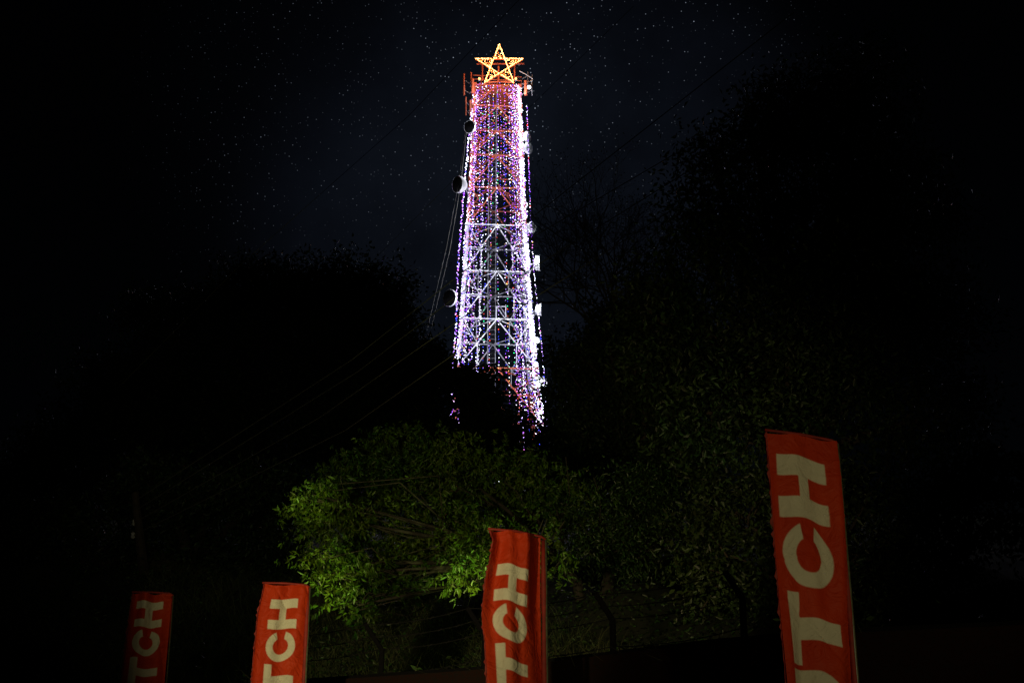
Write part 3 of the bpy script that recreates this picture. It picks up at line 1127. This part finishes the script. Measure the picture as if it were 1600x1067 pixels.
SCREEN = bpy.data.materials.new('perforated_screen')
SCREEN.use_nodes = True
t_ = SCREEN.node_tree
b_ = t_.nodes['Principled BSDF']
vo = N(t_, 'ShaderNodeTexVoronoi', i_Scale=26.0)
gg = N(t_, 'ShaderNodeTexCoord')
L(t_, gg.outputs['Object'], vo.inputs['Vector'])
cr = N(t_, 'ShaderNodeValToRGB')
cr.color_ramp.elements[0].position = .28
cr.color_ramp.elements[0].color = (.012, .01, .008, 1)
cr.color_ramp.elements[1].position = .5
cr.color_ramp.elements[1].color = (.018, .008, .005, 1)
L(t_, vo.outputs['Distance'], cr.inputs[0])
L(t_, cr.outputs[0], b_.inputs['Base Color'])
b_.inputs['Roughness'].default_value = .9
b_.inputs['Specular IOR Level'].default_value = .1
wl = thing('boundary_wall', 'low dark boundary wall with a rust speckled screen, running behind the banners', 'wall', (0, 17.5, 1.7))
mb = MB()
xx_ = np.linspace(-12, 6, 37)
for a, b in zip(xx_[:-1], xx_[1:]):
    A, B = wall_pt(a), wall_pt(b)
    nrm = Vector((1.2, 1, 0)).normalized() * .12
    vs_ = []
    for p in (A, B):
        for q in (-nrm, nrm):
            vs_ += [p + q, Vector((p.x + q.x, p.y + q.y, 0.5))]
    mb.add(vs_, [(0, 4, 5, 1), (2, 3, 7, 6), (0, 2, 6, 4)], 0)
mb.build('panel', SCREEN, wl)
mb = MB()
for a, b in zip(xx_[:-1], xx_[1:]):
    mb.bar(wall_pt(a) + Vector((0, 0, .03)), wall_pt(b) + Vector((0, 0, .03)), .05)
mb.build('top_rail', MSTEEL, wl)

fence = thing('barbed_wire_fence', 'dark fence posts with bent arms and barbed wire strands on top of the wall', 'fence', (0, 17.5, 4.8))
arms = []
for px, py in ((440, 1035), (597, 1015), (757, 990), (957, 968), (1160, 935)):
    # solve for x on the wall line seen at this px
    x = 0.0
    for _ in range(30):
        x = (px - 800) / F * wall_y(x) / .995
    k = wall_pt(x)
    bend = P(px, py, wall_y(x))
    tip = P(px - 27, py - 42, wall_y(x) - .15)
    mb = MB()
    mb.tube([k - Vector((0, 0, .8)), bend, tip], [.034, .034, .03], 0, 8)
    mb.build('post', MSTEEL, fence)
    arms.append((bend, tip))
for f_ in (-.9, 0.05, .5, .95):
    mb = MB()
    pts = [lerp(b, t2, f_) if f_ >= 0 else b - Vector((0, 0, .28)) for b, t2 in arms]
    pl = []
    for a, b in zip(pts[:-1], pts[1:]):
        for i in range(6):
            q = lerp(a, b, i / 6)
            q.z -= .05 * 4 * (i / 6) * (1 - i / 6)
            pl.append(q)
            if i:
                mb.bar(q + Vector((-.02, 0, -.02)), q + Vector((.02, 0, .02)), .006)
    pl.append(pts[-1])
    mb.tube(pl, .005, 0, 4)
    mb.build('barbed_strand', MBLACK, fence)


# ------------------------------------------------------------------ banners
def sd_box(x, y, x0, x1, y0, y1):
    dx = np.maximum(x0 - x, x - x1)
    dy = np.maximum(y0 - y, y - y1)
    return np.maximum(dx, dy)


def glyph(ch, x, y, wd, s, c):
    """signed distance (negative inside), x along the text, y cap height 0..1"""
    if ch == 'H':
        return np.minimum(np.minimum(sd_box(x, y, 0, s, 0, 1), sd_box(x, y, wd - s, wd, 0, 1)), sd_box(x, y, 0, wd, .5 - c / 2, .5 + c / 2))
    if ch == 'T':
        return np.minimum(sd_box(x, y, 0, wd, 1 - c * 1.05, 1), sd_box(x, y, wd / 2 - s / 2, wd / 2 + s / 2, 0, 1))
    if ch == 'C':
        qx, qy = (x - wd / 2) / (wd / 2), (y - .5) / .5
        r = np.sqrt(qx ** 2 + qy ** 2)
        ring = np.maximum(r - 1.0, .0 + (1 - 2 * c * .98) - r) * .5
        gap = np.maximum(np.abs(y - .5) - (.07 + .10 * np.clip(qx, 0, 1)), wd / 2 - x)
        return np.maximum(ring, -gap)
    if ch == 'U':
        stems = np.minimum(sd_box(x, y, 0, s, .48, 1), sd_box(x, y, wd - s, wd, .48, 1))
        qx, qy = (x - wd / 2) / (wd / 2), (y - .5) / .5
        r = np.sqrt(qx ** 2 + qy ** 2)
        inn = np.sqrt(((x - wd / 2) / (wd / 2 - s)) ** 2 + ((y - .5) / (.5 - c)) ** 2)
        ring = np.maximum(np.maximum((r - 1) * .5, (1 - inn) * .3), y - .5)
        return np.minimum(stems, ring)


FAB = bpy.data.materials.new('banner_fabric')
FAB.use_nodes = True
t_ = FAB.node_tree
b_ = t_.nodes['Principled BSDF']
at = N(t_, 'ShaderNodeAttribute', attribute_name='print')
cr = N(t_, 'ShaderNodeMapRange')
L(t_, at.outputs['Fac'], cr.inputs[0])
cr.inputs[1].default_value, cr.inputs[2].default_value = -.006, .006
mx = N(t_, 'ShaderNodeMix', data_type='RGBA')
L(t_, cr.outputs[0], mx.inputs[0])
nz_ = N(t_, 'ShaderNodeTexNoise', i_Scale=3.0, i_Detail=5.0)
gg = N(t_, 'ShaderNodeTexCoord')
L(t_, gg.outputs['Object'], nz_.inputs['Vector'])
r1 = N(t_, 'ShaderNodeMix', data_type='RGBA')
L(t_, nz_.outputs[0], r1.inputs[0])
r1.inputs[6].default_value = (.44, .024, .005, 1)
r1.inputs[7].default_value = (.66, .062, .009, 1)
r2 = N(t_, 'ShaderNodeMix', data_type='RGBA')
L(t_, nz_.outputs[0], r2.inputs[0])
r2.inputs[6].default_value = (.62, .62, .46, 1)
r2.inputs[7].default_value = (.78, .77, .58, 1)
L(t_, r2.outputs[2], mx.inputs[6]); L(t_, r1.outputs[2], mx.inputs[7])
L(t_, mx.outputs[2], b_.inputs['Base Color'])
b_.inputs['Roughness'].default_value = .55
b_.inputs['Specular IOR Level'].default_value = .15
wn = N(t_, 'ShaderNodeTexNoise', i_Scale=5.5, i_Detail=7.0, i_Distortion=2.2)
L(t_, gg.outputs['Object'], wn.inputs['Vector'])
bp = N(t_, 'ShaderNodeBump', i_Strength=.75, i_Distance=.035)
L(t_, wn.outputs[0], bp.inputs['Height'])
L(t_, bp.outputs[0], b_.inputs['Normal'])
tr_ = N(t_, 'ShaderNodeBsdfTranslucent')
L(t_, mx.outputs[2], tr_.inputs[0])
ms_ = N(t_, 'ShaderNodeMixShader')
ms_.inputs[0].default_value = .15
L(t_, b_.outputs[0], ms_.inputs[1]); L(t_, tr_.outputs[0], ms_.inputs[2])
L(t_, ms_.outputs[0], t_.nodes['Material Output'].inputs[0])
MREDSLEEVE = mat('sleeve', (.30, .02, .01), .7, noise=((.2, .015, .008), 12))


def banner(tl, tr, YL, YR, Lm, v0, g0, g1, wd, s, c, label, seed, left=None, crease=None, slant=0.0, lean=0.0):
    """tl, tr: photo pixels of the top corners; g0..g1 band of the lettering across the width; v0 metres to first letter"""
    rg = np.random.default_rng(seed)
    A, B = P(*tl, YL), P(*tr, YR)
    Wd = (B - A).length
    back = 0.0 if crease is None else (1 - crease[0]) * Wd * crease[1]
    foot = Vector((B.x + .02, B.y + back, ground_z(B.x, B.y)))
    t = thing('feather_banner', label, 'banner', foot, 'red banners with cream lettering')
    nu, nv = 64, 300
    u = np.linspace(0, 1, nu)[None, :].repeat(nv, 0)
    v_ = np.linspace(0, Lm, nv)[:, None].repeat(nu, 1)
    ax = np.array(tuple((B - A) / Wd))
    nrm = np.cross(ax, (0, 0, 1)); nrm /= np.linalg.norm(nrm)      # toward the camera (-y)
    # edge wobble on the free left side
    wob = np.zeros(nv)
    if left is not None:
        wob = np.interp(v_[:, 0], [q[0] for q in left], [q[1] for q in left])
    uu = u + (wob[:, None]) * (1 - u)
    d = np.zeros_like(u)
    for k in range(7):
        kx, kz, ph = rg.uniform(2, 9), rg.uniform(-4, 4), rg.uniform(0, 6)
        d += rg.uniform(.010, .028) * np.sin(kx * u * 2 + kz * v_ * .6 + ph)
    for k in range(34):   # fine diagonal creases
        a_ = rg.uniform(0, math.pi)
        q = (u * Wd * math.cos(a_) + v_ * math.sin(a_))
        c_ = rg.uniform(q.min(), q.max())
        pc = np.exp(-(((u - rg.uniform(0, 1)) * Wd) ** 2 + (v_ - rg.uniform(0, Lm)) ** 2) / .12)
        d += rg.choice([-1, 1]) * .02 * np.exp(-np.abs(q - c_) / .018) * pc
    for k in range(int(Lm / .28)):   # tie creases fanning from the pole
        zc = (k + rg.uniform(.2, .8)) * .28
        d += .009 * np.exp(-np.abs(v_ - zc - (1 - u) * rg.normal(0, .08)) / .012) * u ** 2
    if crease is not None:
        d -= np.clip(u - crease[0], 0, 1) * Wd * crease[1]
    # top hem sag
    zdrop = .012 * np.sin(u * 9 + seed) + lean * v_ * 0
    pos = np.array(tuple(A))[None, None] + ax * (uu * Wd)[..., None] + nrm * d[..., None]
    pos[..., 2] -= v_ + zdrop
    pos[..., 0] += v_ * lean
    # lettering
    Hh = (g1 - g0) * Wd
    sd = np.full_like(u, 9.0)
    along0 = v0
    for ch in 'HCTUH':
        wl_ = wd if ch != 'T' else wd * 1.08
        x = (along0 + wl_ * Hh + slant * (u - .5) * Wd - v_) / Hh
        y = (g1 - u) * Wd / Hh
        sd = np.minimum(sd, glyph(ch, x, y, wl_, s, c) * Hh)
        along0 += (wl_ + .09) * Hh
    faces = [(j * nu + i, j * nu + i + 1, (j + 1) * nu + i + 1, (j + 1) * nu + i) for j in range(nv - 1) for i in range(nu - 1)]
    o = mesh_obj('fabric', pos.reshape(-1, 3).astype(np.float32), faces, None, [FAB], t, True)
    me = o.data
    a_ = me.attributes.new('print', 'FLOAT', 'POINT')
    a_.data.foreach_set('value', sd.reshape(-1).astype(np.float32))
    # pole and top arm
    mb = MB()
    topz = B.z + .02
    mb.tube([foot - Vector((0, 0, .3)), Vector((foot.x, foot.y, topz - 1.5)), Vector((foot.x, foot.y, topz - .04))], [.02, .016, .012], 0, 10)
    mb.build('pole', MPOLE, t, smooth=True)
    mb = MB()
    mb.tube([Vector((foot.x, foot.y, topz - .04)), B + Vector((-.03, back, .012)), lerp(A, B, .5) + Vector((0, back * .3, .02)), A + Vector((-.01, 0, .015))], [.012, .013, .014, .012], 0, 8)
    mb.build('top_arm', MREDSLEEVE, t, smooth=True)
    mb = MB()
    mb.tube([Vector((B.x - back * .02, B.y + back + .004, topz - .05 - k * (Lm / 12))) for k in range(13)], [.022 + .004 * ((k * 7) % 3) for k in range(13)], 0, 8)
    mb.build('pole_sleeve', MREDSLEEVE, t, smooth=True)
    mb = MB()
    vs_ = []
    for k in range(120):
        zz = k / 119 * Lm
        wv = float(np.interp(zz, v_[:, 0], wob))
        q = A + Vector(ax) * (wv * Wd) - Vector((0, 0, zz))
        q.x += zz * lean
        out_w = float(rg.uniform(.002, .008) + (rg.random() < .2) * rg.uniform(.004, .018))
        vs_ += [q + Vector((.006, -.003, 0)), q + Vector((-out_w, -.004 + rg.uniform(-.01, .01), -.01))]
    mb.add(vs_, [(2 * k, 2 * k + 1, 2 * k + 3, 2 * k + 2) for k in range(119)])
    mb.build('frayed_edge', MREDSLEEVE, t)
    return t


MPOLE = mat('fibreglass_pole', (.12, .14, .08), .35, noise=((.07, .08, .05), 20))
banner((207, 926), (269, 928), 21.0, 21.1, 3.3, .11, .14, .80, 1.0, .30, .26,
       'dim red banner farthest left in the shade', 3, left=[(0, 0), (.4, -.04), (1.2, -.08), (3.3, -.1)])
banner((411, 912), (482, 915), 18.0, 18.1, 3.3, .17, .22, .79, 1.16, .36, .24,
       'bright crumpled red banner standing left of the lit tree', 5, left=[(0, .02), (.1, 0), (.35, -.08), (1.0, -.12), (3.3, -.14)])
banner((764, 828), (850, 834), 15.0, 15.1, 3.3, .35, .18, .72, 1.22, .38, .26,
       'red banner in the middle with a torn wavy left edge before the lit tree', 8,
       left=[(0, .02), (.10, .07), (.28, .02), (.5, -.06), (.85, -.12), (1.15, -.06), (1.5, -.03), (3.3, 0)], crease=(.66, .75), slant=.12)
banner((1197, 674), (1305, 690), 12.7, 12.95, 3.6, .20, .13, .80, 1.20, .40, .24,
       'largest red banner, nearest the viewer at the right', 13, left=[(0, 0), (.5, .0), (1.1, -.01), (3.6, .02)], slant=.10, lean=.012)
